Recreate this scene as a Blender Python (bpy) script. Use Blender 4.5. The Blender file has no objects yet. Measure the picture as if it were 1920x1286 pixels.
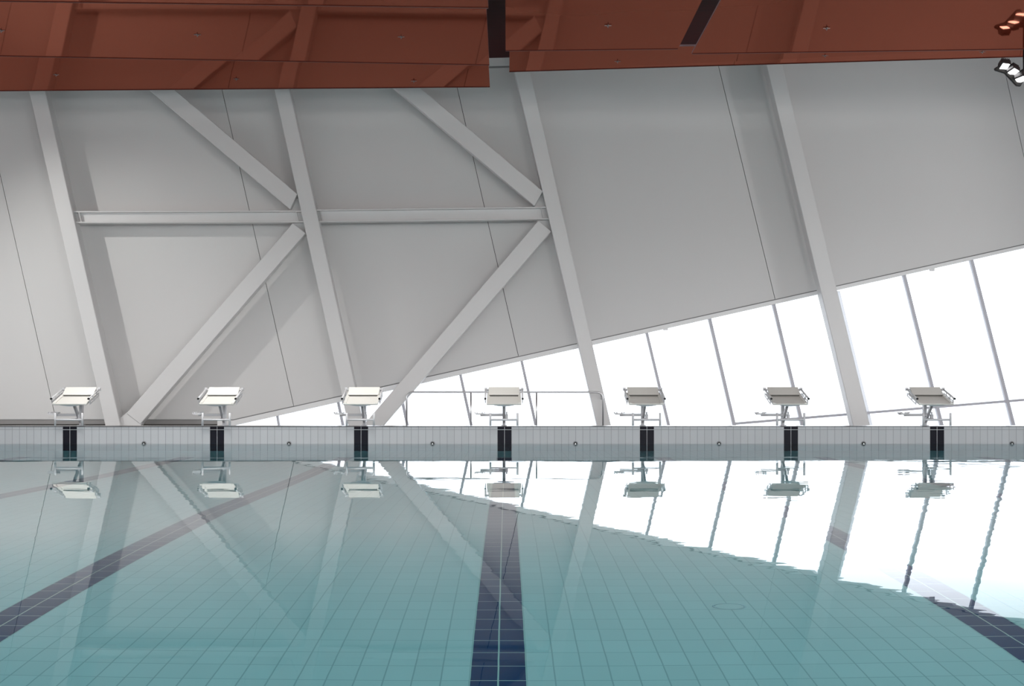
import bpy, bmesh, math, random
from mathutils import Vector, Matrix

random.seed(7)
C = bpy.context.scene.collection

# ------------------------------------------------------------------ camera, sky, lamps, exposure
F_PX, VX, HZ = 2808.0, 950.0, 740.0          # focal length in pixels, vanishing column, horizon row
CAM_Y, CAM_Z = -26.0, 0.852                  # the water surface is z = 0, the far pool wall is y = 0

cam_d = bpy.data.cameras.new('camera')
cam = bpy.data.objects.new('camera', cam_d); C.objects.link(cam)
cam.location = (0, CAM_Y, CAM_Z); cam.rotation_euler = (math.pi/2, 0, 0)
cam_d.sensor_width = 36; cam_d.lens = F_PX/1920*36
cam_d.shift_x = (960-VX)/1920; cam_d.shift_y = (HZ-643)/1920
cam_d.clip_end = 300
bpy.context.scene.camera = cam

world = bpy.data.worlds.new('overcast_sky'); bpy.context.scene.world = world
world.use_nodes = True
bg = world.node_tree.nodes['Background']
# an even overcast sky over a paler, dimmer ground
wn = world.node_tree.nodes; wl = world.node_tree.links
w_tc = wn.new('ShaderNodeTexCoord'); w_sp = wn.new('ShaderNodeSeparateXYZ'); w_mr = wn.new('ShaderNodeMapRange')
w_mr.inputs['From Min'].default_value = -0.005; w_mr.inputs['From Max'].default_value = 0.03
w_mr.inputs['To Min'].default_value = 1.9; w_mr.inputs['To Max'].default_value = 3.4
wl.new(w_tc.outputs['Generated'], w_sp.inputs[0]); wl.new(w_sp.outputs[2], w_mr.inputs['Value']); wl.new(w_mr.outputs[0], bg.inputs[1])
bg.inputs[0].default_value = (0.935, 0.962, 1.0, 1)

def lamp_area(name, loc, target, sx, sy, power, col=(1, 1, 1)):
    d = bpy.data.lights.new(name, 'AREA'); d.shape = 'RECTANGLE'; d.size = sx; d.size_y = sy
    d.energy = power; d.color = col
    o = bpy.data.objects.new(name, d); C.objects.link(o); o.location = loc
    o.rotation_euler = (Vector(target)-Vector(loc)).to_track_quat('-Z', 'Y').to_euler()
    return o
def lamp_spot(name, loc, target, power, angle, blend, radius, col=(1, 1, 1)):
    d = bpy.data.lights.new(name, 'SPOT'); d.energy = power; d.color = col
    d.spot_size = math.radians(angle); d.spot_blend = blend; d.shadow_soft_size = radius
    o = bpy.data.objects.new(name, d); C.objects.link(o); o.location = loc
    o.rotation_euler = (Vector(target)-Vector(loc)).to_track_quat('-Z', 'Y').to_euler()
    return o
# unseen lamps added to brighten pool and far wall, then floodlights beside the pool end
for ax, wash in ((-9.0, 40), (0.0, 460), (9.0, 760)):
    lamp_area('added_overhead_light', (ax, -12.5, 7.4), (ax, -12.5, 0), 5, 8, 540, (1, 0.97, 0.945))  # added overhead fill for the pool floor
    if wash: lamp_area('added_rear_wash', (ax, -29, 5.2), (ax*.8, 7, 5.2), 6, 2.5, wash, (1, 0.965, 0.94))  # added wash from behind the camera, lifts the far wall
lamp_spot('flood_light_left', (-13.2, -0.6, 7.0), (-7.6, 7.0, 1.0), 980, 58, 0.9, 0.10, (1, 0.985, 0.95))
lamp_spot('flood_light_right', (12.6, -0.6, 6.6), (6.0, 7.0, 4.5), 300, 70, 0.9, 0.20, (1, 0.98, 0.97))
for bx, bp in ((-7.5, 26), (-5.0, 28), (-2.5, 24), (0.2, 10)):      # lamps added over the pool end to brighten the blocks
    ll = lamp_area('added_block_light', (bx, -1.3, 6.3), (bx, 0.45, 0.9), 1.8, .4, bp, (1, 0.985, 0.95)); ll.data.spread = math.radians(50)

sc = bpy.context.scene
sc.view_settings.view_transform = 'Standard'; sc.view_settings.look = 'None'
sc.view_settings.exposure = 0.0; sc.view_settings.gamma = 1.0
sc.view_settings.use_curve_mapping = False

# ------------------------------------------------------------------ helpers
def at(px, py, Y):
    """The point of the hall seen at pixel (px, py) of the photograph at distance Y from the camera."""
    return Vector(((px-VX)*Y/F_PX, CAM_Y+Y, CAM_Z-(py-HZ)*Y/F_PX))

def obj(name, bm, mats, parent=None, smooth=False, loc=None):
    bmesh.ops.recalc_face_normals(bm, faces=bm.faces)
    me = bpy.data.meshes.new(name); bm.to_mesh(me); bm.free()
    for m in (mats if isinstance(mats, (list, tuple)) else [mats]): me.materials.append(m)
    if smooth:
        for p in me.polygons: p.use_smooth = True
    o = bpy.data.objects.new(name, me); C.objects.link(o)
    if parent: o.parent = parent
    if loc: o.location = loc
    return o
def empty(name, loc):
    o = bpy.data.objects.new(name, None); C.objects.link(o); o.location = loc; o.empty_display_size = .2
    return o
def tag(o, label, cat, group=None):
    o['label'] = label; o['category'] = cat
    if group: o['group'] = group
    return o
def struct(o): o['kind'] = 'structure'; return o

def prism(bm, pts, dvec, mat=0):
    """Extrude a planar polygon (list of Vectors) along dvec into a closed solid."""
    a = [bm.verts.new(p) for p in pts]; b = [bm.verts.new(Vector(p)+Vector(dvec)) for p in pts]
    fs = [bm.faces.new(a), bm.faces.new(b[::-1])]
    n = len(pts)
    for i in range(n): fs.append(bm.faces.new([a[i], b[i], b[(i+1) % n], a[(i+1) % n]]))
    for f in fs: f.material_index = mat
    return fs
def box(bm, x0, x1, y0, y1, z0, z1, mat=0):
    return prism(bm, [(x0, y0, z0), (x1, y0, z0), (x1, y0, z1), (x0, y0, z1)], (0, y1-y0, 0), mat)
def shift(bm, v):
    bmesh.ops.translate(bm, verts=bm.verts, vec=-Vector(v)); return bm
def bevel(bm, w, seg=2):
    bmesh.ops.recalc_face_normals(bm, faces=bm.faces)
    es = [e for e in bm.edges if len(e.link_faces) == 2 and e.calc_face_angle(0) > 0.5]
    bmesh.ops.bevel(bm, geom=es, offset=w, segments=seg, affect='EDGES', profile=0.5)
    return bm
def tube(bm, pts, r, n=12, mat=0, cap=True):
    """A round tube through a polyline."""
    pts = [Vector(p) for p in pts]; rings = []
    up = None
    for i, p in enumerate(pts):
        t = ((pts[min(i+1, len(pts)-1)]-p).normalized() + (p-pts[max(i-1, 0)]).normalized()).normalized()
        if up is None:
            up = Vector((0, 0, 1)) if abs(t.z) < .9 else Vector((0, 1, 0))
        s = t.cross(up).normalized(); u = s.cross(t).normalized(); up = u
        rings.append([bm.verts.new(p+(s*math.cos(k*2*math.pi/n)+u*math.sin(k*2*math.pi/n))*r) for k in range(n)])
    for a, b in zip(rings, rings[1:]):
        for k in range(n):
            f = bm.faces.new([a[k], a[(k+1) % n], b[(k+1) % n], b[k]]); f.material_index = mat; f.smooth = True
    if cap:
        bm.faces.new(rings[0][::-1]).material_index = mat; bm.faces.new(rings[-1]).material_index = mat
def disc(bm, c, axis, r, h, n=16, mat=0):
    a = Vector(axis).normalized(); tube(bm, [Vector(c), Vector(c)+a*h], r, n, mat)
def arc(c, a0, a1, r, u, v, n=8):
    return [Vector(c)+Vector(u)*r*math.cos(a0+(a1-a0)*i/n)+Vector(v)*r*math.sin(a0+(a1-a0)*i/n) for i in range(n+1)]

# ------------------------------------------------------------------ materials
def principled(name, col, rough=.5, metal=0.0, ior=1.45, coat=0.0):
    m = bpy.data.materials.new(name); m.use_nodes = True
    b = m.node_tree.nodes['Principled BSDF']
    b.inputs['Base Color'].default_value = (*col, 1); b.inputs['Roughness'].default_value = rough
    b.inputs['Metallic'].default_value = metal; b.inputs['IOR'].default_value = ior
    b.inputs['Coat Weight'].default_value = coat
    return m
def mottled(name, c1, c2, rough, scale=(1, 1, 1), detail=4.0, metal=0.0, bump=0.0):
    """Paint or panel with faint uneven patches."""
    m = principled(name, c1, rough, metal); nt = m.node_tree; b = nt.nodes['Principled BSDF']
    tc = nt.nodes.new('ShaderNodeTexCoord'); mp = nt.nodes.new('ShaderNodeMapping')
    mp.inputs['Scale'].default_value = scale
    nz = nt.nodes.new('ShaderNodeTexNoise'); nz.inputs['Scale'].default_value = 1.0; nz.inputs['Detail'].default_value = detail
    mx = nt.nodes.new('ShaderNodeMix'); mx.data_type = 'RGBA'
    mx.inputs[6].default_value = (*c1, 1); mx.inputs[7].default_value = (*c2, 1)
    nt.links.new(tc.outputs['Object'], mp.inputs[0]); nt.links.new(mp.outputs[0], nz.inputs['Vector'])
    nt.links.new(nz.outputs['Fac'], mx.inputs[0]); nt.links.new(mx.outputs[2], b.inputs['Base Color'])
    if bump:
        bp = nt.nodes.new('ShaderNodeBump'); bp.inputs['Strength'].default_value = bump; bp.inputs['Distance'].default_value = .01
        nt.links.new(nz.outputs['Fac'], bp.inputs['Height']); nt.links.new(bp.outputs[0], b.inputs['Normal'])
    return m
def tiles(name, tile, grout, ju=.06, jv=.03, rough=.25, vary=.06):
    """Tile grid counted by the UV map: one unit = one tile."""
    m = principled(name, tile, rough, ior=1.22); nt = m.node_tree; b = nt.nodes['Principled BSDF']; L = nt.links.new
    uv = nt.nodes.new('ShaderNodeUVMap'); sp = nt.nodes.new('ShaderNodeSeparateXYZ'); L(uv.outputs[0], sp.inputs[0])
    def mth(op, a, bb=None):
        n = nt.nodes.new('ShaderNodeMath'); n.operation = op
        for k, v in enumerate((a, bb)):
            if v is None: continue
            if isinstance(v, float): n.inputs[k].default_value = v
            else: L(v, n.inputs[k])
        return n.outputs[0]
    def joint(s, w):
        f = mth('FRACT', s); d = mth('MINIMUM', f, mth('SUBTRACT', 1.0, f)); return mth('LESS_THAN', d, w/2)
    j = mth('MAXIMUM', joint(sp.outputs[0], ju), joint(sp.outputs[1], jv))
    cb = nt.nodes.new('ShaderNodeCombineXYZ'); L(mth('FLOOR', sp.outputs[0]), cb.inputs[0]); L(mth('FLOOR', sp.outputs[1]), cb.inputs[1])
    wn = nt.nodes.new('ShaderNodeTexWhiteNoise'); wn.noise_dimensions = '2D'; L(cb.outputs[0], wn.inputs['Vector'])
    fac = mth('MULTIPLY_ADD', wn.outputs['Value'], vary); fac.node.inputs[2].default_value = 1-vary/2
    hs = nt.nodes.new('ShaderNodeHueSaturation'); hs.inputs['Color'].default_value = (*tile, 1); L(fac, hs.inputs['Value'])
    mx = nt.nodes.new('ShaderNodeMix'); mx.data_type = 'RGBA'
    L(j, mx.inputs[0]); L(hs.outputs[0], mx.inputs[6]); mx.inputs[7].default_value = (*grout, 1)
    L(mx.outputs[2], b.inputs['Base Color'])
    return m
M = {}
M['wall'] = mottled('wall_panel', (.74, .735, .73), (.70, .695, .69), .55, (.5, .5, .12))
M['steel'] = mottled('white_painted_steel', (.78, .775, .77), (.74, .735, .735), .42, (1.2, 1.2, .5))
M['gap'] = principled('dark_joint', (.05, .05, .05), .8)
M['trim'] = principled('white_trim', (.87, .87, .87), .35)
M['sill_grey'] = principled('grey_sill_trim', (.30, .29, .285), .5)
M['soft_gap'] = principled('grey_joint', (.27, .27, .27), .8)
M['rod'] = principled('grey_metal', (.25, .24, .24), .35, 1.0)
M['lamp_metal'] = principled('dark_lamp_metal', (.09, .09, .095), .4, .6)
M['coping_top'] = mottled('dark_glossy_coping_tile', (.055, .052, .05), (.08, .076, .072), .16, (5, 5, 5))
M['mullion'] = principled('grey_window_frame', (.55, .55, .60), .4)
M['plinth'] = mottled('dark_grey_plinth', (.06, .057, .054), (.09, .085, .08), .6, (6, 6, 6))
M['deck'] = mottled('deck_stone', (.50, .50, .50), (.42, .42, .42), .35, (3, 3, 3))
M['hall'] = principled('hall_paint', (.75, .75, .74), .6)
M['soffit'] = mottled('dark_red_soffit', (.045, .008, .010), (.09, .014, .014), .5, (1, 9, 1))
M['soffit'].node_tree.nodes['Principled BSDF'].inputs['Specular IOR Level'].default_value = .05
M['block_white'] = principled('cream_white_plastic', (.70, .69, .655), .4)
M['block_steel'] = principled('white_powder_coat', (.58, .58, .60), .35)
M['block_grey'] = principled('grey_underside', (.36, .40, .43), .5)
M['black'] = principled('black_cap', (.012, .012, .012), .5)
M['dark_gap'] = principled('gap_shade_colour', (.08, .078, .07), .7)  # shade of the kick plate gap, put into the colour
M['chrome'] = principled('brushed_stainless', (.62, .62, .63), .28, 1.0)
M['tile_light'] = tiles('pale_tile', (.46, .47, .49), (.29, .295, .31), .065, .03)
M['tile_dark'] = tiles('dark_tile', (.008, .008, .014), (.55, .56, .58), .05, .03)
M['floor_light'] = tiles('pale_floor_tile', (.42, .43, .425), (.28, .30, .30), .055, .03)
M['floor_dark'] = tiles('dark_floor_tile', (.003, .026, .085), (.36, .40, .36), .06, .03)
M['drain'] = principled('pale_drain_cover', (.40, .41, .405), .4)
M['coping'] = principled('dark_coping_edge', (.05, .05, .055), .9)

def ceiling_material():
    """Red translucent-looking board: diffuse body under a reddish Fresnel gloss."""
    m = bpy.data.materials.new('red_brown_gloss'); m.use_nodes = True; nt = m.node_tree; nt.nodes.clear(); L = nt.links.new
    out = nt.nodes.new('ShaderNodeOutputMaterial'); mx = nt.nodes.new('ShaderNodeMixShader')
    df = nt.nodes.new('ShaderNodeBsdfDiffuse'); gl = nt.nodes.new('ShaderNodeBsdfGlossy'); fr = nt.nodes.new('ShaderNodeFresnel')
    fr.inputs[0].default_value = 1.5; gl.inputs['Roughness'].default_value = .04; gl.inputs['Color'].default_value = (.95, .34, .23, 1)
    tc = nt.nodes.new('ShaderNodeTexCoord'); nz = nt.nodes.new('ShaderNodeTexNoise'); nz.inputs['Scale'].default_value = .35; nz.inputs['Detail'].default_value = 3
    rp = nt.nodes.new('ShaderNodeMix'); rp.data_type = 'RGBA'
    rp.inputs[6].default_value = (.175, .025, .012, 1); rp.inputs[7].default_value = (.14, .020, .009, 1)
    L(tc.outputs['Object'], nz.inputs['Vector']); L(nz.outputs['Fac'], rp.inputs[0]); L(rp.outputs[2], df.inputs[0])
    bp = nt.nodes.new('ShaderNodeBump'); bp.inputs['Strength'].default_value = 1.0; bp.inputs['Distance'].default_value = .0008
    L(nz.outputs['Fac'], bp.inputs['Height']); L(bp.outputs[0], gl.inputs['Normal'])
    L(fr.outputs[0], mx.inputs[0]); L(df.outputs[0], mx.inputs[1]); L(gl.outputs[0], mx.inputs[2]); L(mx.outputs[0], out.inputs[0])
    return m
M['panel'] = ceiling_material()
M['panel_trim'] = principled('dark_red_edge', (.12, .025, .016), .5)
M['panel_edge'] = principled('panel_edge', (.40, .25, .26), .4)

def glass_material():
    m = bpy.data.materials.new('window_glass'); m.use_nodes = True; nt = m.node_tree; nt.nodes.clear()
    out = nt.nodes.new('ShaderNodeOutputMaterial'); mx = nt.nodes.new('ShaderNodeMixShader')
    tr = nt.nodes.new('ShaderNodeBsdfTransparent'); gl = nt.nodes.new('ShaderNodeBsdfGlossy'); fr = nt.nodes.new('ShaderNodeFresnel')
    tr.inputs[0].default_value = (.97, .985, 1, 1); gl.inputs['Roughness'].default_value = .02; fr.inputs[0].default_value = 1.35
    nt.links.new(fr.outputs[0], mx.inputs[0]); nt.links.new(tr.outputs[0], mx.inputs[1]); nt.links.new(gl.outputs[0], mx.inputs[2])
    nt.links.new(mx.outputs[0], out.inputs[0]); return m
M['glass'] = glass_material()
def lit_jamb_material():
    m = bpy.data.materials.new('translucent_lit_jamb'); m.use_nodes = True; nt = m.node_tree; nt.nodes.clear()
    out = nt.nodes.new('ShaderNodeOutputMaterial'); mx = nt.nodes.new('ShaderNodeMixShader'); mx.inputs[0].default_value = .6
    tr = nt.nodes.new('ShaderNodeBsdfTranslucent'); df = nt.nodes.new('ShaderNodeBsdfDiffuse')
    tr.inputs[0].default_value = (.75, .76, .78, 1); df.inputs[0].default_value = (.75, .75, .77, 1)
    nt.links.new(df.outputs[0], mx.inputs[1]); nt.links.new(tr.outputs[0], mx.inputs[2]); nt.links.new(mx.outputs[0], out.inputs[0]); return m
M['frosted'] = lit_jamb_material()
def emit(name, col, s):
    m = bpy.data.materials.new(name); m.use_nodes = True; nt = m.node_tree; nt.nodes.clear()
    out = nt.nodes.new('ShaderNodeOutputMaterial'); e = nt.nodes.new('ShaderNodeEmission')
    e.inputs[0].default_value = (*col, 1); e.inputs[1].default_value = s
    nt.links.new(e.outputs[0], out.inputs[0]); return m
M['lit'] = emit('lit_lens', (1, .98, .96), 7.0)

def water_material():
    m = bpy.data.materials.new('pool_water'); m.use_nodes = True; nt = m.node_tree; nt.nodes.clear(); L = nt.links.new
    out = nt.nodes.new('ShaderNodeOutputMaterial'); g = nt.nodes.new('ShaderNodeBsdfGlass'); rf = nt.nodes.new('ShaderNodeBsdfRefraction'); gl = nt.nodes.new('ShaderNodeBsdfGlossy')
    rf.inputs['IOR'].default_value = 1.333; rf.inputs['Roughness'].default_value = 0.0; gl.inputs['Roughness'].default_value = 0.0; gl.inputs['Color'].default_value = (1, 1, 1, 1)
    g.inputs['IOR'].default_value = 1.333; g.inputs['Roughness'].default_value = 0.0; g.inputs['Color'].default_value = (1, 1, 1, 1)
    va = nt.nodes.new('ShaderNodeVolumeAbsorption'); va.inputs['Color'].default_value = (.10, .80, .88, 1); va.inputs['Density'].default_value = .215
    L(va.outputs[0], out.inputs['Volume'])
    tc = nt.nodes.new('ShaderNodeTexCoord')
    def noise(scale, sc3, detail):
        mp = nt.nodes.new('ShaderNodeMapping'); mp.inputs['Scale'].default_value = sc3
        n = nt.nodes.new('ShaderNodeTexNoise'); n.inputs['Scale'].default_value = scale; n.inputs['Detail'].default_value = detail
        L(tc.outputs['Object'], mp.inputs[0]); L(mp.outputs[0], n.inputs['Vector']); return n.outputs['Fac']
    def mth(op, a, b):
        n = nt.nodes.new('ShaderNodeMath'); n.operation = op
        for k, v in enumerate((a, b)):
            if isinstance(v, float): n.inputs[k].default_value = v
            else: L(v, n.inputs[k])
        return n.outputs[0]
    n1 = noise(1.6, (.6, 1, 1), 1.0); n2 = noise(6.0, (.5, 1, 1), 1.0)
    sp = nt.nodes.new('ShaderNodeSeparateXYZ'); L(tc.outputs['Object'], sp.inputs[0])
    mr = nt.nodes.new('ShaderNodeMapRange'); mr.interpolation_type = 'SMOOTHSTEP'     # the breeze lies on the right side
    mr.inputs['From Min'].default_value = 0.0; mr.inputs['From Max'].default_value = 8.0
    mr.inputs['To Min'].default_value = 0.35; mr.inputs['To Max'].default_value = 1.3
    L(sp.outputs[0], mr.inputs['Value'])
    h = mth('ADD', mth('MULTIPLY', n1, 0.0018), mth('MULTIPLY', n2, 0.00040))
    h = mth('MULTIPLY', h, mr.outputs[0])
    bp = nt.nodes.new('ShaderNodeBump'); bp.inputs['Strength'].default_value = 1.0; bp.inputs['Distance'].default_value = 1.0
    L(h, bp.inputs['Height'])
    for n in (g, rf, gl): L(bp.outputs[0], n.inputs['Normal'])
    # a steep reflectance curve, as still water looks through a polarising filter: mirror-like only near grazing
    ge = nt.nodes.new('ShaderNodeNewGeometry'); dt = nt.nodes.new('ShaderNodeVectorMath'); dt.operation = 'DOT_PRODUCT'
    L(ge.outputs['Incoming'], dt.inputs[0]); L(ge.outputs['Normal'], dt.inputs[1])
    c = nt.nodes.new('ShaderNodeMath'); c.operation = 'ABSOLUTE'; L(dt.outputs['Value'], c.inputs[0])
    ex = nt.nodes.new('ShaderNodeMath'); ex.operation = 'EXPONENT'; L(mth('SUBTRACT', 1.5, mth('MULTIPLY', c.outputs[0], 23.5)), ex.inputs[0])
    refl = mth('MINIMUM', mth('ADD', ex.outputs[0], 0.02), 0.61)
    m1 = nt.nodes.new('ShaderNodeMixShader'); L(refl, m1.inputs[0]); L(rf.outputs[0], m1.inputs[1]); L(gl.outputs[0], m1.inputs[2])
    m2 = nt.nodes.new('ShaderNodeMixShader'); L(ge.outputs['Backfacing'], m2.inputs[0]); L(m1.outputs[0], m2.inputs[1]); L(g.outputs[0], m2.inputs[2])
    L(m2.outputs[0], out.inputs['Surface'])
    return m
M['water'] = water_material()

# ------------------------------------------------------------------ setting: hall shell
WY = 6.35                                     # inner face of the far wall
YW, YC = WY+26, WY-.7+26                        # camera distances of wall face and column face
HX, BACK, TOP = 15.0, -31.0, 8.12
RS = .0285                                     # the roof line climbs to the right
def roof(x): return TOP+RS*x
LANES = [(px-VX)/108.0 for px in (131, 407, 677, 946, 1213, 1483, 1757)]
PX0, PX1 = LANES[0]-2.5-1.2, LANES[-1]+2.5+1.2  # pool sides
DECK = .10

def xs_strips():
    """Pool width cut into lane stripes and the 18 tiles between them: (x0, x1, u0, u1, dark)."""
    out = []; u = 0.0
    prev = LANES[0]-.125
    out.append((PX0, prev, -(prev-PX0)/.125, 0.0, False))
    for i, x in enumerate(LANES):
        out.append((x-.125, x+.125, u, u+2, True)); u += 2
        nx = LANES[i+1]-.125 if i+1 < len(LANES) else PX1
        du = 18.0 if i+1 < len(LANES) else (nx-x-.125)/.125
        out.append((x+.125, nx, u, u+du, False)); u += du
    return out
STR = xs_strips()

# pool floor: level, then falling to the deep end below the blocks
prof = [(-25.0, -1.87), (-13.2, -1.87), (-7.0, -2.75), (-2.4, -2.88), (0.0, -2.95)]
bm = bmesh.new(); uvl = bm.loops.layers.uv.new('UVMap')
for (x0, x1, u0, u1, dk) in STR:
    for (ya, za), (yb, zb) in zip(prof, prof[1:]):
        vs = [bm.verts.new(p) for p in ((x0, ya, za), (x1, ya, za), (x1, yb, zb), (x0, yb, zb))]
        f = bm.faces.new(vs); f.material_index = 1 if dk and yb < -1 else 0      # the lane lines stop short of the wall
        for l, (u, v) in zip(f.loops, ((u0, ya), (u1, ya), (u1, yb), (u0, yb))): l[uvl].uv = (u, v/.25)
bmesh.ops.remove_doubles(bm, verts=bm.verts, dist=.0005)
struct(obj('floor_pool', bm, [M['floor_light'], M['floor_dark']]))

# far pool wall with its coping, tiled; stripes run down each lane
bm = bmesh.new(); uvl = bm.loops.layers.uv.new('UVMap')
for (x0, x1, u0, u1, dk) in STR:
    for (pa, pb, va, vb) in (((0.0, -3.2), (0.0, .30), (-3.2+.005)/.25, 1.22), ((0.0, .30), (.95, .30), 1.0, 4.8)):
        vs = [bm.verts.new(p) for p in ((x0, pa[0], pa[1]), (x1, pa[0], pa[1]), (x1, pb[0], pb[1]), (x0, pb[0], pb[1]))]
        f = bm.faces.new(vs); f.material_index = (1 if dk else 0) if pb[0] == 0.0 else 2
        for l, (u, v) in zip(f.loops, ((u0, va), (u1, va), (u1, vb), (u0, vb))): l[uvl].uv = (u, v)
box(bm, PX0, PX1, .012, .95, -3.2, .296, 2)
struct(obj('wall_pool', bm, [M['tile_light'], M['tile_dark'], M['coping_top']]))
bm = bmesh.new(); box(bm, PX0, PX1, -.006, .06, .2965, .3055)
struct(obj('trim_1', bm, M['coping']))
# pool sides, near end
bm = bmesh.new()
box(bm, PX0-.3, PX0, -25.3, .95, -3.4, DECK); box(bm, PX1, PX1+.3, -25.3, .95, -3.4, DECK)
box(bm, PX0-.3, PX1+.3, -25.3, -25.0, -3.4, DECK)
struct(obj('wall_pool_near', bm, M['hall']))
# decks round the pool
bm = bmesh.new()
box(bm, -HX, HX, .95, 7.3, -.2, DECK)
box(bm, -HX, PX0-.3, BACK, .95, -.2, DECK); box(bm, PX1+.3, HX, BACK, .95, -.2, DECK)
box(bm, PX0-.3, PX1+.3, BACK, -25.3, -.2, DECK)
struct(obj('floor', bm, M['deck']))

# far wall: leaning joints between the cladding panels, lower edge climbing over the window
def line_x(p, q):
    a, b = at(*p, YW), at(*q, YW); return lambda z: a.x+(b.x-a.x)*(z-a.z)/(b.z-a.z)
seams = [line_x((35, 480), (101.7, 773)), line_x((416.7, 170), (550, 758)), line_x((858.5, 170), (953, 584)),
         line_x((1347.5, 125.4), (1451.5, 553.8)), line_x((1878, 105.7), (1903.5, 220))]
k0 = at(437, 786.2, YW); k1 = at(640, 738.3, YW); k2 = at(1920, 454.4, YW)
sl = (k2.z-k1.z)/(k2.x-k1.x)
ZB = k0.z
def z_low(x): return ZB if x < k0.x else k0.z+(x-k0.x)*sl
def meet(fn):
    z = 3.0
    for _ in range(40): z = z_low(fn(z))
    return fn(z), z
G = .006
bm = bmesh.new()
bounds = [lambda z: -HX] + seams + [lambda z: HX]
for i in range(len(bounds)-1):
    l, r = bounds[i], bounds[i+1]
    (xl, zl), (xr, zr) = meet(l), meet(r)
    gl = 0 if i == 0 else G; gr = 0 if i == len(bounds)-2 else G
    pts = [Vector((xl+gl, WY, zl))]
    if xl < k0.x < xr: pts.append(Vector((k0.x, WY, k0.z)))
    pts += [Vector((xr-gr, WY, zr)), Vector((r(roof(r(TOP)))-gr, WY, roof(r(TOP)))), Vector((l(roof(l(TOP)))+gl, WY, roof(l(TOP))))]
    prism(bm, pts, (0, .04, 0), 0)
zr = z_low(HX)
prism(bm, [(-HX, WY+.04, ZB), (k0.x, WY+.04, ZB), (HX, WY+.04, zr), (HX, WY+.04, roof(HX)), (-HX, WY+.04, roof(-HX))], (0, .2, 0), 1)
struct(obj('wall_back', bm, [M['wall'], M['gap']]))
# shadow gap and light trim along that edge, widening to the foot of the wall at its low corner
t0 = at(640, 752.7, YW); t1 = at(1920, 465.5, YW); ts = (t1.z-t0.z)/(t1.x-t0.x)
def z_trim(x): return t0.z+(x-t0.x)*ts
xe = at(408, 800, YW).x; xf = t0.x+(DECK-t0.z)/ts
bm = bmesh.new()
zt = at(0, 795, YW).z
prism(bm, [(-HX, WY-.03, zt), (xe, WY-.03, zt), (xe, WY-.03, ZB-.02), (-HX, WY-.03, ZB-.02)], (0, .25, 0))
struct(obj('trim_6', bm, M['sill_grey']))
bm = bmesh.new()
prism(bm, [(xe, WY-.03, DECK), (xf, WY-.03, DECK), (HX, WY-.03, z_trim(HX)), (HX, WY-.03, z_low(HX)-.022),
           (k0.x, WY-.03, ZB-.022), (xe, WY-.03, ZB-.022)], (0, .25, 0))
head = struct(obj('trim_2', bm, M['trim']))
bm = bmesh.new()
prism(bm, [(-HX, WY+.012, ZB-.03), (k0.x, WY+.012, ZB-.03), (HX, WY+.012, zr-.03), (HX, WY+.012, zr+.01), (k0.x, WY+.012, ZB+.01), (-HX, WY+.012, ZB+.01)], (0, .2, 0))
struct(obj('trim_3', bm, M['soft_gap']))
bm = bmesh.new(); box(bm, -HX, xe, WY-.012, WY+.2, DECK, zt)
struct(obj('baseboard_back', bm, M['plinth']))
# cornice strip under the ceiling
bm = bmesh.new(); zc = at(0, 124, YW).z
prism(bm, [(-HX, WY-.06, zc-RS*HX), (HX, WY-.06, zc+RS*HX), (HX, WY-.06, roof(HX)), (-HX, WY-.06, roof(-HX))], (0, .06, 0))
struct(obj('trim_4', bm, M['trim']))
bm = bmesh.new(); prism(bm, [(-HX, WY-.03, zc-.035-RS*HX), (HX, WY-.03, zc-.035+RS*HX), (HX, WY-.03, zc+RS*HX), (-HX, WY-.03, zc-RS*HX)], (0, .03, 0))
struct(obj('trim_5', bm, M['soft_gap']))
for px, py in ((1248, 616), (1748, 505)):
    p = at(px, py, YW); bm = bmesh.new(); box(bm, p.x-.05, p.x+.05, WY-.02, WY+.06, p.z-.035, p.z+.05)
    b = obj('bracket', bevel(bm, .006), M['trim'], head)
    b['label'] = 'small bracket under the window head'

# window: leaning mullions, a shallow climbing transom, glass panes
win = empty('window_1', (0, WY+.08, DECK)); struct(win); wo = win.location
def mull(p, q, w): return (line_x(p, q), w/2*YW/F_PX)
MU = [mull((519, 778), (522.7, 800.6), 4), mull((633.6, 753.6), (643, 799.5), 5), mull((755, 757), (764, 799.5), 5),
      mull((863, 702), (884, 799.5), 5), mull((978, 676), (1005, 799.5), 5), mull((1104, 655), (1133, 799.5), 7),
      mull((1213.5, 625.4), (1254.7, 799), 5), mull((1331.6, 598.6), (1378, 799), 6), mull((1452, 571.7), (1506, 799), 6),
      mull((1555, 543), (1618, 800), 8), mull((1696.8, 516.3), (1767.6, 799), 6), mull((1823.8, 489.4), (1902.5, 799), 6)]
MU += [(lambda z, f=MU[-1][0]: f(z)+1.55, .04), (lambda z, f=MU[-1][0]: f(z)+3.1, .04)]
def top_meet(fn):
    z = 2.0
    for _ in range(60): z = z_trim(fn(z))+.03
    return z
for fn, hw in MU:
    z1 = top_meet(fn); bm = bmesh.new()
    prism(bm, [(fn(DECK)-hw, WY+.03, DECK), (fn(DECK)+hw, WY+.03, DECK), (fn(z1)+hw, WY+.03, z1), (fn(z1)-hw, WY+.03, z1)], (0, .14, 0))
    obj('mullion', shift(bm, wo), M['mullion'], win)
fA, fB = MU[0][0], None
edges = [None]+[m[0] for m in MU]+[lambda z: HX]
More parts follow.
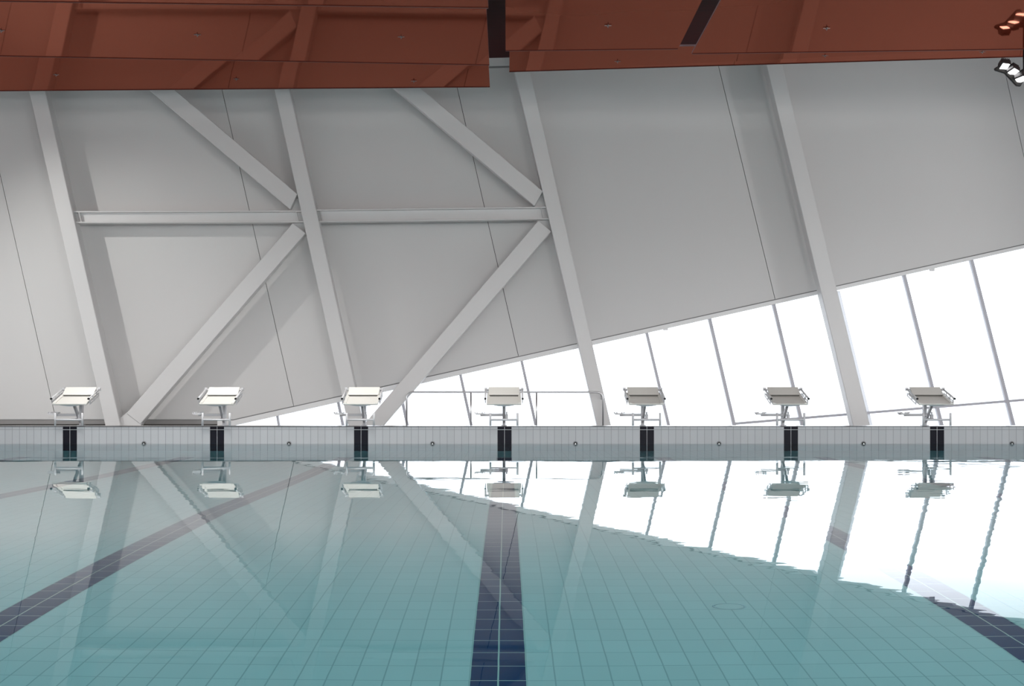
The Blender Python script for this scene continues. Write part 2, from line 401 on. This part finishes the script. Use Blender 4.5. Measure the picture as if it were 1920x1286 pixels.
for i in range(len(edges)-1):
    r = edges[i+1]; zr_ = top_meet(r) if i+1 < len(edges)-1 else z_trim(HX)
    if edges[i] is None:
        pts = [(xf+.05, WY+.1, DECK), (r(DECK), WY+.1, DECK), (r(zr_), WY+.1, zr_)]
    else:
        l = edges[i]; zl_ = top_meet(l)
        pts = [(l(DECK), WY+.1, DECK), (r(DECK), WY+.1, DECK), (r(zr_), WY+.1, zr_), (l(zl_), WY+.1, zl_)]
    bm = bmesh.new(); prism(bm, pts, (0, .012, 0)); obj('pane', shift(bm, wo), M['glass'], win)
bm = bmesh.new()
a, b = at(1376, 794.5, YW), at(1990, 744, YW)
b = a+(b-a)*1.6
prism(bm, [a+Vector((0, .04, -.025)), b+Vector((0, .04, -.025)), b+Vector((0, .04, .025)), a+Vector((0, .04, .025))], (0, .12, 0))
obj('transom', shift(bm, wo), M['mullion'], win)
bm = bmesh.new(); box(bm, xf, HX, WY, WY+.2, DECK-.05, DECK+.03)
obj('sill', shift(bm, wo), M['trim'], win)
for (p, q, w) in (((1571, 543), (1633.5, 800), 11), ((1539, 555), (1600, 800), 8)):   # translucent strips put in for the lit jambs along the rightmost column
    fn = line_x(p, q); hw = w/2*YW/F_PX; z1 = top_meet(fn)-.04; bm = bmesh.new()
    bm.faces.new([bm.verts.new(v) for v in ((fn(DECK)-hw, WY+.095, DECK), (fn(DECK)+hw, WY+.095, DECK), (fn(z1)+hw, WY+.095, z1), (fn(z1)-hw, WY+.095, z1))])
    o = obj('lit_jamb_strip', shift(bm, wo), M['frosted'], win); o['label'] = 'pale translucent strip for the lit jamb beside the rightmost column'

# the unseen rest of the hall: glazed sides and rear
bm = bmesh.new()
box(bm, -HX-.3, -HX, BACK, WY+.25, -.2, 2.6); box(bm, -HX-.3, -HX, BACK, WY+.25, 5.0, TOP+.3)
for y in (BACK, -21, -11, -1, 3.0): box(bm, -HX-.3, -HX, y, y+(4.2 if y == 3.0 else .6), 2.6, 5.0)
struct(obj('wall_left', bm, M['hall']))
bm = bmesh.new()
box(bm, HX, HX+.3, BACK, WY+.25, -.2, 2.6); box(bm, HX, HX+.3, BACK, WY+.25, 5.0, TOP+.3)
for y in (BACK, -21, -11, -1, 3.0): box(bm, HX, HX+.3, y, y+(4.2 if y == 3.0 else .6), 2.6, 5.0)
struct(obj('wall_right', bm, M['hall']))
bm = bmesh.new()
box(bm, -HX, HX, BACK-.3, BACK, -.2, 2.0); box(bm, -HX, HX, BACK-.3, BACK, 5.2, TOP-.45)
for x in (-HX, -9, -3, 3, 9, HX-.4): box(bm, x, x+.4, BACK-.3, BACK, 2.0, 5.2)
struct(obj('wall_front', bm, M['hall']))
bm = bmesh.new(); 
for y0, y1, mi in ((-6.0, WY+.3, 0), (BACK-.3, -6.0, 1)):
    prism(bm, [(-HX-.3, y0, roof(-HX)), (HX+.3, y0, roof(HX)), (HX+.3, y0, roof(HX)+.2), (-HX-.3, y0, roof(-HX)+.2)], (0, y1-y0, 0), mi)
struct(obj('ceiling', bm, [M['soffit'], M['hall']]))

# ------------------------------------------------------------------ water
bm = bmesh.new()
box(bm, PX0-.004, PX1+.004, -25.004, .004, -3.3, 0.0)
wt = obj('pool_water', bm, M['water']); wt['kind'] = 'stuff'
tag(wt, 'calm teal pool water mirroring the window and the blocks', 'water')

# ------------------------------------------------------------------ leaning columns, braces, cross beams
def bar(name, quad, Y, depth, mat, parent=None, bev=.012):
    """A steel bar whose front face is seen as the four-cornered quad at distance Y."""
    pts = [at(px, py, Y) for px, py in quad]
    bm = bmesh.new(); prism(bm, pts, (0, depth, 0)); bevel(bm, bev, 1)
    return bm
def ext(p, q, py): return (p[0]+(q[0]-p[0])*(py-p[1])/(q[1]-p[1]), py)
cols = [(((54.7, 173.7), (198, 800.6)), ((85.5, 173.7), (226.7, 800.6)), 'leftmost leaning white column, dark shadow strip along its right side'),
        (((515.4, 173.7), (609.5, 600)), ((544.5, 173.7), (638.5, 600)), 'leaning white column in the middle of the braces, cross beams on both sides'),
        (((973.8, 173.7), (1120.2, 799.5)), ((1003, 173.7), (1146, 799.5)), 'leaning white column behind the right end of the handrail'),
        (((1438, 125.4), (1600, 799)), ((1467, 122), (1631.7, 799)), 'rightmost leaning white column, free of braces, crossing the tall glazing')]
pyb = HZ+(CAM_Z-DECK)*F_PX/YC; 
for l, r, lab in cols:
    pyt = HZ-(roof(at(*r[0], YC).x)-.06-CAM_Z)*F_PX/YC
    q = [ext(*l, pyb), ext(*r, pyb), ext(*r, pyt), ext(*l, pyt)]
    base = at((q[0][0]+q[1][0])/2, pyb, YC)+Vector((0, .19, 0))
    root = tag(empty('leaning_column', base), lab, 'column', 'leaning columns along the far wall')
    obj('shaft', shift(bar('', q, YC, .38, None), base), M['steel'], root)
    bm = bmesh.new(); box(bm, base.x-.26, base.x+.26, base.y-.27, base.y+.27, DECK, DECK+.025)
    obj('base_plate', shift(bm, base), M['steel'], root)

def brace(quad, gusset, lab, node=None):
    Y = YC+.07; pts = [at(px, py, Y) for px, py in quad]
    base = min(pts, key=lambda p: p.z).copy(); base.y += .15
    root = tag(empty('diagonal_brace', base), lab, 'brace', 'diagonal braces of the wall frame')
    bm = bmesh.new(); prism(bm, pts, (0, .30, 0)); bevel(bm, .010, 1)
    obj('tube', shift(bm, base), M['steel'], root)
    for g in gusset:
        bm = bmesh.new(); prism(bm, [at(px, py, Y+.20) for px, py in g], (0, .03, 0))
        obj('gusset_plate', shift(bm, base), M['steel'], root)
    if node:
        bm = bmesh.new(); prism(bm, [at(px, py, Y+.05) for px, py in node], (0, .22, 0))
        obj('foot_stub', shift(bm, base), M['steel'], root)
    return root
brace([(285, 132), (257, 150), (544, 392.6), (557.6, 363.6)], [[(543, 372), (575, 372), (575, 396.5), (543, 396.5)]],
      'upper brace sloping down to the middle column, left of it')
brace([(726, 112), (695, 128), (1002, 386.5), (1018, 358.4)], [[(1000, 366), (1030, 366), (1030, 391), (1000, 391)]],
      'upper brace sloping down to the column behind the handrail')
brace([(549, 418), (573, 437), (263, 795), (236.7, 775)], [[(545, 414), (580, 414), (580, 440), (560, 440)]],
      'lower brace rising from the foot of the leftmost column to the middle column',
      [(238, 773), (266, 794), (258, 806), (229, 806), (222, 786)])
brace([(1009.7, 413), (1033.7, 433.7), (712, 805.5), (674, 805.5)], [[(1004, 409), (1038, 409), (1038, 437), (1018, 437)]],
      'lower brace rising from behind the third starting block beside the pointed window')

def beam(p0, p1, hpx, lab):
    """H section: two flanges and a recessed web."""
    Y = YC+.10
    a, b = at(*p0, Y), at(*p1, Y); h = hpx*Y/F_PX; t = .030
    base = (a+b)/2-Vector((0, 0, h)); root = tag(empty('cross_beam', base), lab, 'beam', 'cross beams between the columns')
    for z0, z1 in ((0, t), (h-t, h)):
        bm = bmesh.new()
        prism(bm, [a-Vector((0, 0, z0)), b-Vector((0, 0, z0)), b-Vector((0, 0, z1)), a-Vector((0, 0, z1))], (0, .26, 0)); bevel(bm, .004, 1)
        obj('flange', shift(bm, base), M['steel'], root)
    bm = bmesh.new(); o = Vector((0, .115, 0))
    prism(bm, [a+o-Vector((0, 0, t)), b+o-Vector((0, 0, t)), b+o-Vector((0, 0, h-t)), a+o-Vector((0, 0, h-t))], (0, .03, 0))
    obj('web', shift(bm, base), M['steel'], root)
    for p, d in ((a, 1), (b, -1)):
        bm = bmesh.new(); x = p.x+.22*d
        prism(bm, [Vector((x, a.y+.02, p.z-t)), Vector((x+.015*d, a.y+.02, p.z-t)), Vector((x+.015*d+.05, a.y+.02, p.z-h+t)), Vector((x+.05, a.y+.02, p.z-h+t))], (0, .1, 0))
        obj('stiffener', shift(bm, base), M['steel'], root)
beam((127, 395.6), (575, 394.4), 22.5, 'horizontal white beam from the leftmost column to the middle column')
beam((580, 392.6), (1035, 387.2), 24, 'horizontal white beam right of the middle column')

# ------------------------------------------------------------------ starting blocks
def wide_plate(bm, prof, x0, x1, mat=0):
    """Extrude a side profile [(y, z)...] across the block's width."""
    prism(bm, [(x0, y, z) for y, z in prof], (x1-x0, 0, 0), mat)
ZF = .395                                       # front edge of the platform above the coping
TILT = math.atan2(.135, .53)
def pz(y): return ZF+(y)*math.tan(TILT)
def make_block():
    root = empty('starting_block', (0, 0, 0))
    # platform: shallow tray, raised sides, front lip, rounded underside
    bm = bmesh.new()
    wide_plate(bm, [(0, pz(0)), (.70, pz(.70)), (.70, pz(.70)-.03), (.012, pz(0)-.024)], -.30, .30); bevel(bm, .007, 2)
    plat = obj('platform', bm, M['block_white'], root)
    for s in (-1, 1):
        bm = bmesh.new()
        wide_plate(bm, [(.01, pz(.01)), (.70, pz(.70)), (.70, pz(.70)+.018), (.01, pz(.01)+.012)], s*.30-(.05 if s > 0 else 0), s*.30+(.05 if s < 0 else 0))
        obj('side_rim', bm, M['block_white'], plat)
    bm = bmesh.new()
    n = 10
    pts = [(-.22+.44*k/n, .05, pz(.05)-.028-.030*math.sin(math.pi*k/n)) for k in range(n+1)]
    prism(bm, [(x, .03, z) for x, y, z in pts], (0, .60, .60*math.tan(TILT)))
    und = obj('under_tray', bm, M['block_grey'], root); und['label'] = 'blue-grey rounded tray under the platform'
    # kick plate at the back, over a dark gap
    bm = bmesh.new()
    wide_plate(bm, [(.50, pz(.50)+.028), (.74, .690), (.755, .680), (.52, pz(.52)+.010)], -.275, .275); bevel(bm, .006, 2)
    kick = obj('kick_plate', bm, M['block_white'], root)
    bm = bmesh.new()
    wide_plate(bm, [(.502, pz(.502)+.002), (.502, pz(.502)+.027), (.60, pz(.60)+.05), (.60, pz(.60)+.002)], -.262, .262)
    obj('gap_shade', bm, M['dark_gap'], kick)  # solid dark strip stands in for the shade in the gap
    for s in (-1, 1):
        bm = bmesh.new()
        wide_plate(bm, [(.60, pz(.60)), (.72, pz(.72)), (.73, .665), (.70, .655)], s*.255-.012, s*.255+.012)
        obj('kick_bracket', bm, M['block_steel'], kick)
    # grab rails along the sides: tube, black front plug, slotted side plate, stays, rear clamp
    for s in (-1, 1):
        x = s*.325
        bm = bmesh.new()
        tube(bm, [(x, .04, pz(.04)+.078), (x, .72, pz(.72)+.072)], .016, 10)
        rail = obj('grab_rail', bm, M['block_steel'], root)
        bm = bmesh.new(); tube(bm, [(x, .020, pz(.03)+.078), (x, .041, pz(.04)+.078)], .019, 10)
        cp = obj('end_plug', bm, M['black'], rail); cp['label'] = 'black plug in the end of the rail'
        for y in (.10, .30, .52):
            bm = bmesh.new(); tube(bm, [(x-s*.004, y, pz(y)-.005), (x, y, pz(y)+.072)], .009, 8)
            obj('rail_stay', bm, M['block_steel'], rail)
        bm = bmesh.new()                                  # slotted plate: a grid of cells with two left open
        ys = (.10, .15, .36, .42, .64, .70); ts_ = (-.045, -.028, .004, .018)
        g = [[[bm.verts.new((x+dx, y, pz(y)+t)) for t in ts_] for y in ys] for dx in (-.004, .004)]
        for i in range(5):
            for k in range(3):
                if k == 1 and i in (1, 3): continue
                for d in (0, 1): bm.faces.new([g[d][i][k], g[d][i+1][k], g[d][i+1][k+1], g[d][i][k+1]])
        be = [e for e in bm.edges if len(e.link_faces) == 1 and e.verts[0].co.x < x]
        vm = {v: g[1][i][k] for i in range(6) for k in range(4) for v in [g[0][i][k]]}
        for e in be: bm.faces.new([e.verts[0], e.verts[1], vm[e.verts[1]], vm[e.verts[0]]])
        obj('side_plate', bm, M['block_steel'], root)
        bm = bmesh.new(); box(bm, x-.024, x+.024, .69, .74, pz(.72)+.045, pz(.72)+.10); bevel(bm, .006)
        disc(bm, (x-s*.02, .715, pz(.72)+.06), (-s, 0, 0), .02, .03)
        obj('rail_clamp', bm, M['block_steel'], rail)
    # pedestal: post, forward brace, foot, adjuster
    bm = bmesh.new(); wide_plate(bm, [(.68, 0.0), (.80, 0.0), (.80, .52), (.68, .50)], -.026, .026); bevel(bm, .006)
    post = obj('post', bm, M['block_steel'], root)
    bm = bmesh.new(); box(bm, -.05, .05, .63, .85, 0, .012); bevel(bm, .004)
    obj('foot_plate', bm, M['block_steel'], post)
    bm = bmesh.new(); wide_plate(bm, [(.66, .05), (.70, .09), (.27, .425), (.21, .405)], -.022, .022); bevel(bm, .005)
    br = obj('pedestal_brace', bm, M['block_steel'], root)
    bm = bmesh.new(); box(bm, -.05, .05, .17, .30, .385, .42); bevel(bm, .008); obj('brace_head', bm, M['block_steel'], br)
    bm = bmesh.new(); box(bm, .024, .07, .42, .50, .125, .205); disc(bm, (.047, .46, .20), (0, 0, 1), .014, .05); bevel(bm, .004)
    obj('adjuster', bm, M['block_steel'], br)
    # side step: arm with tread and small upstands
    bm = bmesh.new(); prism(bm, [(-.42, .50, .172), (-.02, .50, .172), (-.02, .72, .172), (-.09, .72, .172), (-.09, .57, .172), (-.42, .57, .172)], (0, 0, .045)); bevel(bm, .004)
    arm = obj('step_arm', bm, M['block_steel'], root)
    bm = bmesh.new()
    prism(bm, [(-.49, .44, .198), (-.36, .44, .198), (-.36, .44, .226), (-.52, .44, .226)], (0, .18, 0))
    tread = obj('step_tread', bm, M['block_steel'], arm)
    for x in (-.515, -.475, -.385, -.345):
        bm = bmesh.new(); box(bm, x-.008, x+.008, .45, .61, .225, .244); obj('tread_ridge', bm, M['block_steel'], tread)
    bm = bmesh.new(); disc(bm, (-.40, .485, .192), (0, 1, 0), .017, .03); obj('pivot', bm, M['block_steel'], arm)
    # backstroke grips hanging over the pool edge
    bm = bmesh.new()
    tube(bm, [(-.225, -.03, .118), (.225, -.03, .118)], .018, 10)
    bar_ = obj('grip_bar', bm, M['block_steel'], root)
    bm = bmesh.new(); tube(bm, [(0, -.03, .118), (0, .66, .13)], .016, 10); obj('grip_strut', bm, M['block_steel'], bar_)
    for s in (-1, 1):
        bm = bmesh.new(); tube(bm, [(s*.235, -.03, .012), (s*.235, -.03, .236)], .019, 10); obj('grip', bm, M['block_steel'], bar_)
    return root
def copy_tree(o, parent=None):
    c = o.copy(); C.objects.link(c)
    if parent: c.parent = parent
    for ch in list(o.children): copy_tree(ch, c)
    return c
labels = ['white starting block before the foot of the leftmost leaning column',
          'white starting block where the dark plinth ends at the low tip of the window',
          'white starting block before the foot of the brace beside the pointed window',
          'white starting block seen straight on, in front of the handrail',
          'white starting block just right of the handrail, against plain glazing',
          'white starting block just left of the rightmost leaning column',
          'white starting block right of the rightmost leaning column, nearest the right edge']
proto = make_block()
for i, x in enumerate(LANES):
    o = proto if i == 0 else copy_tree(proto)
    o.location = (x-.01, 0, .30)
    tag(o, labels[i], 'starting block', 'starting blocks at the pool end')

# ------------------------------------------------------------------ handrail behind the blocks
YR = 31.4
a, b = at(762.5, 735, YR), at(1130.5, 735, YR); r = .13
root = tag(empty('handrail', ((a.x+b.x)/2, a.y, DECK)), 'stainless steel handrail with rounded ends before the glazing', 'handrail')
hl = root.location
pts = [Vector((a.x, a.y, DECK))]+arc((a.x+r, a.y, a.z-r), math.pi, math.pi/2, r, (1, 0, 0), (0, 0, 1))+arc((b.x-r, a.y, a.z-r), math.pi/2, 0, r, (1, 0, 0), (0, 0, 1))+[Vector((b.x, a.y, DECK))]
bm = bmesh.new(); tube(bm, [p-hl for p in pts], .019, 12); obj('rail', bm, M['chrome'], root)
for px in (883, 1006):
    p = at(px, 735, YR); bm = bmesh.new(); tube(bm, [Vector((p.x, p.y, DECK))-hl, p-hl], .016, 12); obj('baluster', bm, M['chrome'], root)
bm = bmesh.new(); tube(bm, [p+Vector((0, .45, 0))-hl for p in ([Vector((b.x-.02, a.y, DECK))]+[Vector((b.x-.02, a.y, a.z-.25))])]+[Vector((b.x-.01, a.y+.2, a.z-.12))-hl, Vector((b.x-.04, a.y, a.z-.05))-hl], .016, 12)
obj('end_post', bm, M['chrome'], root)

# ------------------------------------------------------------------ lane rope anchors on the pool wall, floor drains
anch = None
spots = ['between the two leftmost starting blocks', 'between the second and third starting blocks', 'left of the straight-on starting block',
         'right of the straight-on starting block', 'between the fifth and sixth starting blocks', 'below the rightmost leaning column', 'at the right edge of the photo']
for i, px in enumerate((270, 542, 811, 1079, 1348, 1619, 1897)):
    p = Vector((at(px, 830, 26.0).x, 0, .005))
    if anch is None:
        anch = empty('lane_rope_anchor', p); bm = bmesh.new()
        disc(bm, (0, 0, 0), (0, -1, 0), .045, .005, 20); obj('cover_plate', bm, M['tile_light'], anch)
        bm = bmesh.new(); disc(bm, (0, -.005, 0), (0, -1, 0), .030, .010, 16); obj('socket', bm, M['black'], anch)
        bm = bmesh.new(); disc(bm, (0, -.018, 0), (0, -1, 0), .010, .008, 10); obj('hook', bm, M['chrome'], anch)
        o = anch
    else:
        o = copy_tree(anch)
    o.location = p
    tag(o, 'small dark rope anchor in the pool wall '+spots[i], 'anchor', 'lane rope anchors')
for (x, y, lab) in ((1.20, -17.92, 'round floor drain ring right of the straight dark lane line'), (-1.24, -13.6, 'small dark floor drain left of the straight dark lane line')):
    bm = bmesh.new(); n = 28
    root = tag(empty('floor_drain', (x, y, -1.868)), lab, 'drain', 'floor drains')
    tube(bm, [(.085*math.cos(k*2*math.pi/n), .085*math.sin(k*2*math.pi/n), .003) for k in range(n+1)], .006, 6, 0, False); obj('ring', bm, M['block_grey'], root)
    bm = bmesh.new(); disc(bm, (0, 0, -.004), (0, 0, 1), .075, .007, 24); obj('cover', bm, M['drain'] if x > 0 else M['block_grey'], root)

# ------------------------------------------------------------------ hanging ceiling panels
def onz(px, py, z): return at(px, py, (z-CAM_Z)*F_PX/(HZ-py))
def panel(far, near, z, fix, lab, drop=.04):
    """far: the two far corners seen at pixels (left, right); near: the two near corners; z: underside height; fix: stud positions."""
    q = [onz(*far[0], z), onz(*far[1], z), onz(*near[1], z-drop), onz(*near[0], z-drop)]
    c = sum(q, Vector())/4
    root = tag(empty('ceiling_panel', c), lab, 'ceiling panel', 'hanging red ceiling panels')
    bm = bmesh.new(); fs = prism(bm, q, (0, 0, .035), 0)
    for f in fs[2:]: f.material_index = 1
    obj('board', shift(bm, c), [M['panel'], M['panel_edge']], root)
    d = (q[1]-q[0]).normalized(); w = Vector((-d.y, d.x, 0))*.022; bm = bmesh.new()
    prism(bm, [q[0]-c, q[1]-c, q[1]-w-c, q[0]-w-c], (0, 0, -.010)); obj('edge_trim', bm, M['panel_trim'], root)
    for px, py in fix:
        p = onz(px, py, z-.5*drop)-c; bm = bmesh.new()
        disc(bm, p+Vector((0, 0, .002)), (0, 0, -1), .022, .010, 10)
        box(bm, p.x-.055, p.x+.055, p.y-.012, p.y+.012, p.z-.006, p.z+.002); box(bm, p.x-.012, p.x+.012, p.y-.055, p.y+.055, p.z-.006, p.z+.002)
        tube(bm, [p+Vector((0, 0, .0)), p+Vector((0, 0, -.035))], .008, 8)
        obj('fixing', bm, M['rod'], root)
    # hanger rods up to the ceiling
    for k in range(4):
        p = q[k]*.8+c*.2; bm = bmesh.new(); tube(bm, [p+Vector((0, 0, .03))-c, Vector((p.x, p.y, roof(p.x)))-c], .008, 6); obj('hanger', bm, M['black'], root)
Z1, Z2, Z3 = 7.14, 6.83, 6.52
def vp(px, py, y): return (VX+(px-VX)*(HZ-y)/(HZ-py), y)      # along the depth direction
panel([(-260, 172.5), (918.5, 163)], [vp(-260, 172.5, 92), vp(918.5, 163, 100)], Z1, [(105, 140), (443, 148), (776, 152)],
      'farthest red ceiling panel on the left, lowest in the photo')
panel([(-330, 99), (917.5, 122)], [vp(-330, 99, -14), vp(917.5, 122, -3)], Z2, [(2, 57), (370, 65), (752, 69)],
      'left red ceiling panel in the second row from the far end')
panel([(-400, -3), (915.5, 15)], [vp(-400, -3, -180), vp(915.5, 15, -180)], Z3, [],
      'left red ceiling panel cut off by the top edge of the photo')
panel([(955, 134.5), (2200, 98)], [vp(955, 134.5, 91), vp(2200, 98, 75)], Z1, [(1158, 115), (1547, 104), (1842, 97)],
      'narrow farthest red ceiling panel on the right, above the bare wall')
panel([(948, 95.5), (1271, 92)], [vp(948, 95.5, -200), vp(1271, 92, -200)], Z2, [(1140, 48)],
      'red ceiling panel between the two dark gaps')
panel([(1297, 101), (2250, 88)], [vp(1297, 101, -200), vp(2250, 88, -200)], Z2, [(1550, 53)],
      'right red ceiling panel mirroring the floodlight')

# ------------------------------------------------------------------ floodlight at the right
Yf = 25.75
heads = [(1883.8, 125, 8), (1900.4, 135, 33), (1914, 149.5, 50)]
hc = at(1900.4, 135, Yf)
root = tag(empty('flood_light', hc), 'three-lamp black floodlight bar hanging under the right ceiling panel', 'floodlight')
nrm = Vector((-.05, -.47, -.88)).normalized()
def frame(c, roll):
    z = nrm; x = Vector((1, 0, 0)); x = (x-z*x.dot(z)).normalized(); y = z.cross(x)
    ang = -math.radians(roll)
    R = Matrix((x, y, z)).transposed()
    s = 1 if (R @ Vector((0, 1, 0))).z > 0 else -1
    return Matrix.Translation(c) @ R.to_4x4() @ Matrix.Rotation(ang*s, 4, 'Z')
for px, py, roll in heads:
    c = at(px, py, Yf)-hc; m = frame(c, roll)
    bm = bmesh.new(); box(bm, -.085, .085, -.085, .085, -.10, -.004); bevel(bm, .018, 2)
    for k in range(5): box(bm, -.07+.03*k, -.06+.03*k, -.08, .08, -.125, -.098)
    bmesh.ops.transform(bm, matrix=m, verts=bm.verts)
    hd = obj('lamp_head', bm, M['lamp_metal'], root)
    bm = bmesh.new(); box(bm, -.060, .060, -.070, .070, -.006, .004); bmesh.ops.transform(bm, matrix=m, verts=bm.verts)
    ln = obj('lens', bm, M['lit'], hd); ln['label'] = 'bright lit lens'
bm = bmesh.new()
q = [at(x, y, Yf+.05)-hc for x, y in ((1864.5, 128), (1880, 118.5), (1896, 121), (1922, 146), (1914, 162), (1906, 161), (1884, 137.5), (1866, 132))]
prism(bm, q, (0, .05, 0)); bevel(bm, .01, 1); obj('housing', bm, M['black'], root)
bm = bmesh.new(); p = at(1924, 138, Yf+.12)-hc
tube(bm, [p, Vector((p.x, p.y, Z2-.02-hc.z))], .055, 12); obj('pole', bm, M['black'], root)
bm = bmesh.new(); box(bm, p.x-.10, p.x+.06, p.y-.10, p.y+.06, p.z-.08, p.z+.06); bevel(bm, .012); obj('bracket', bm, M['black'], root)
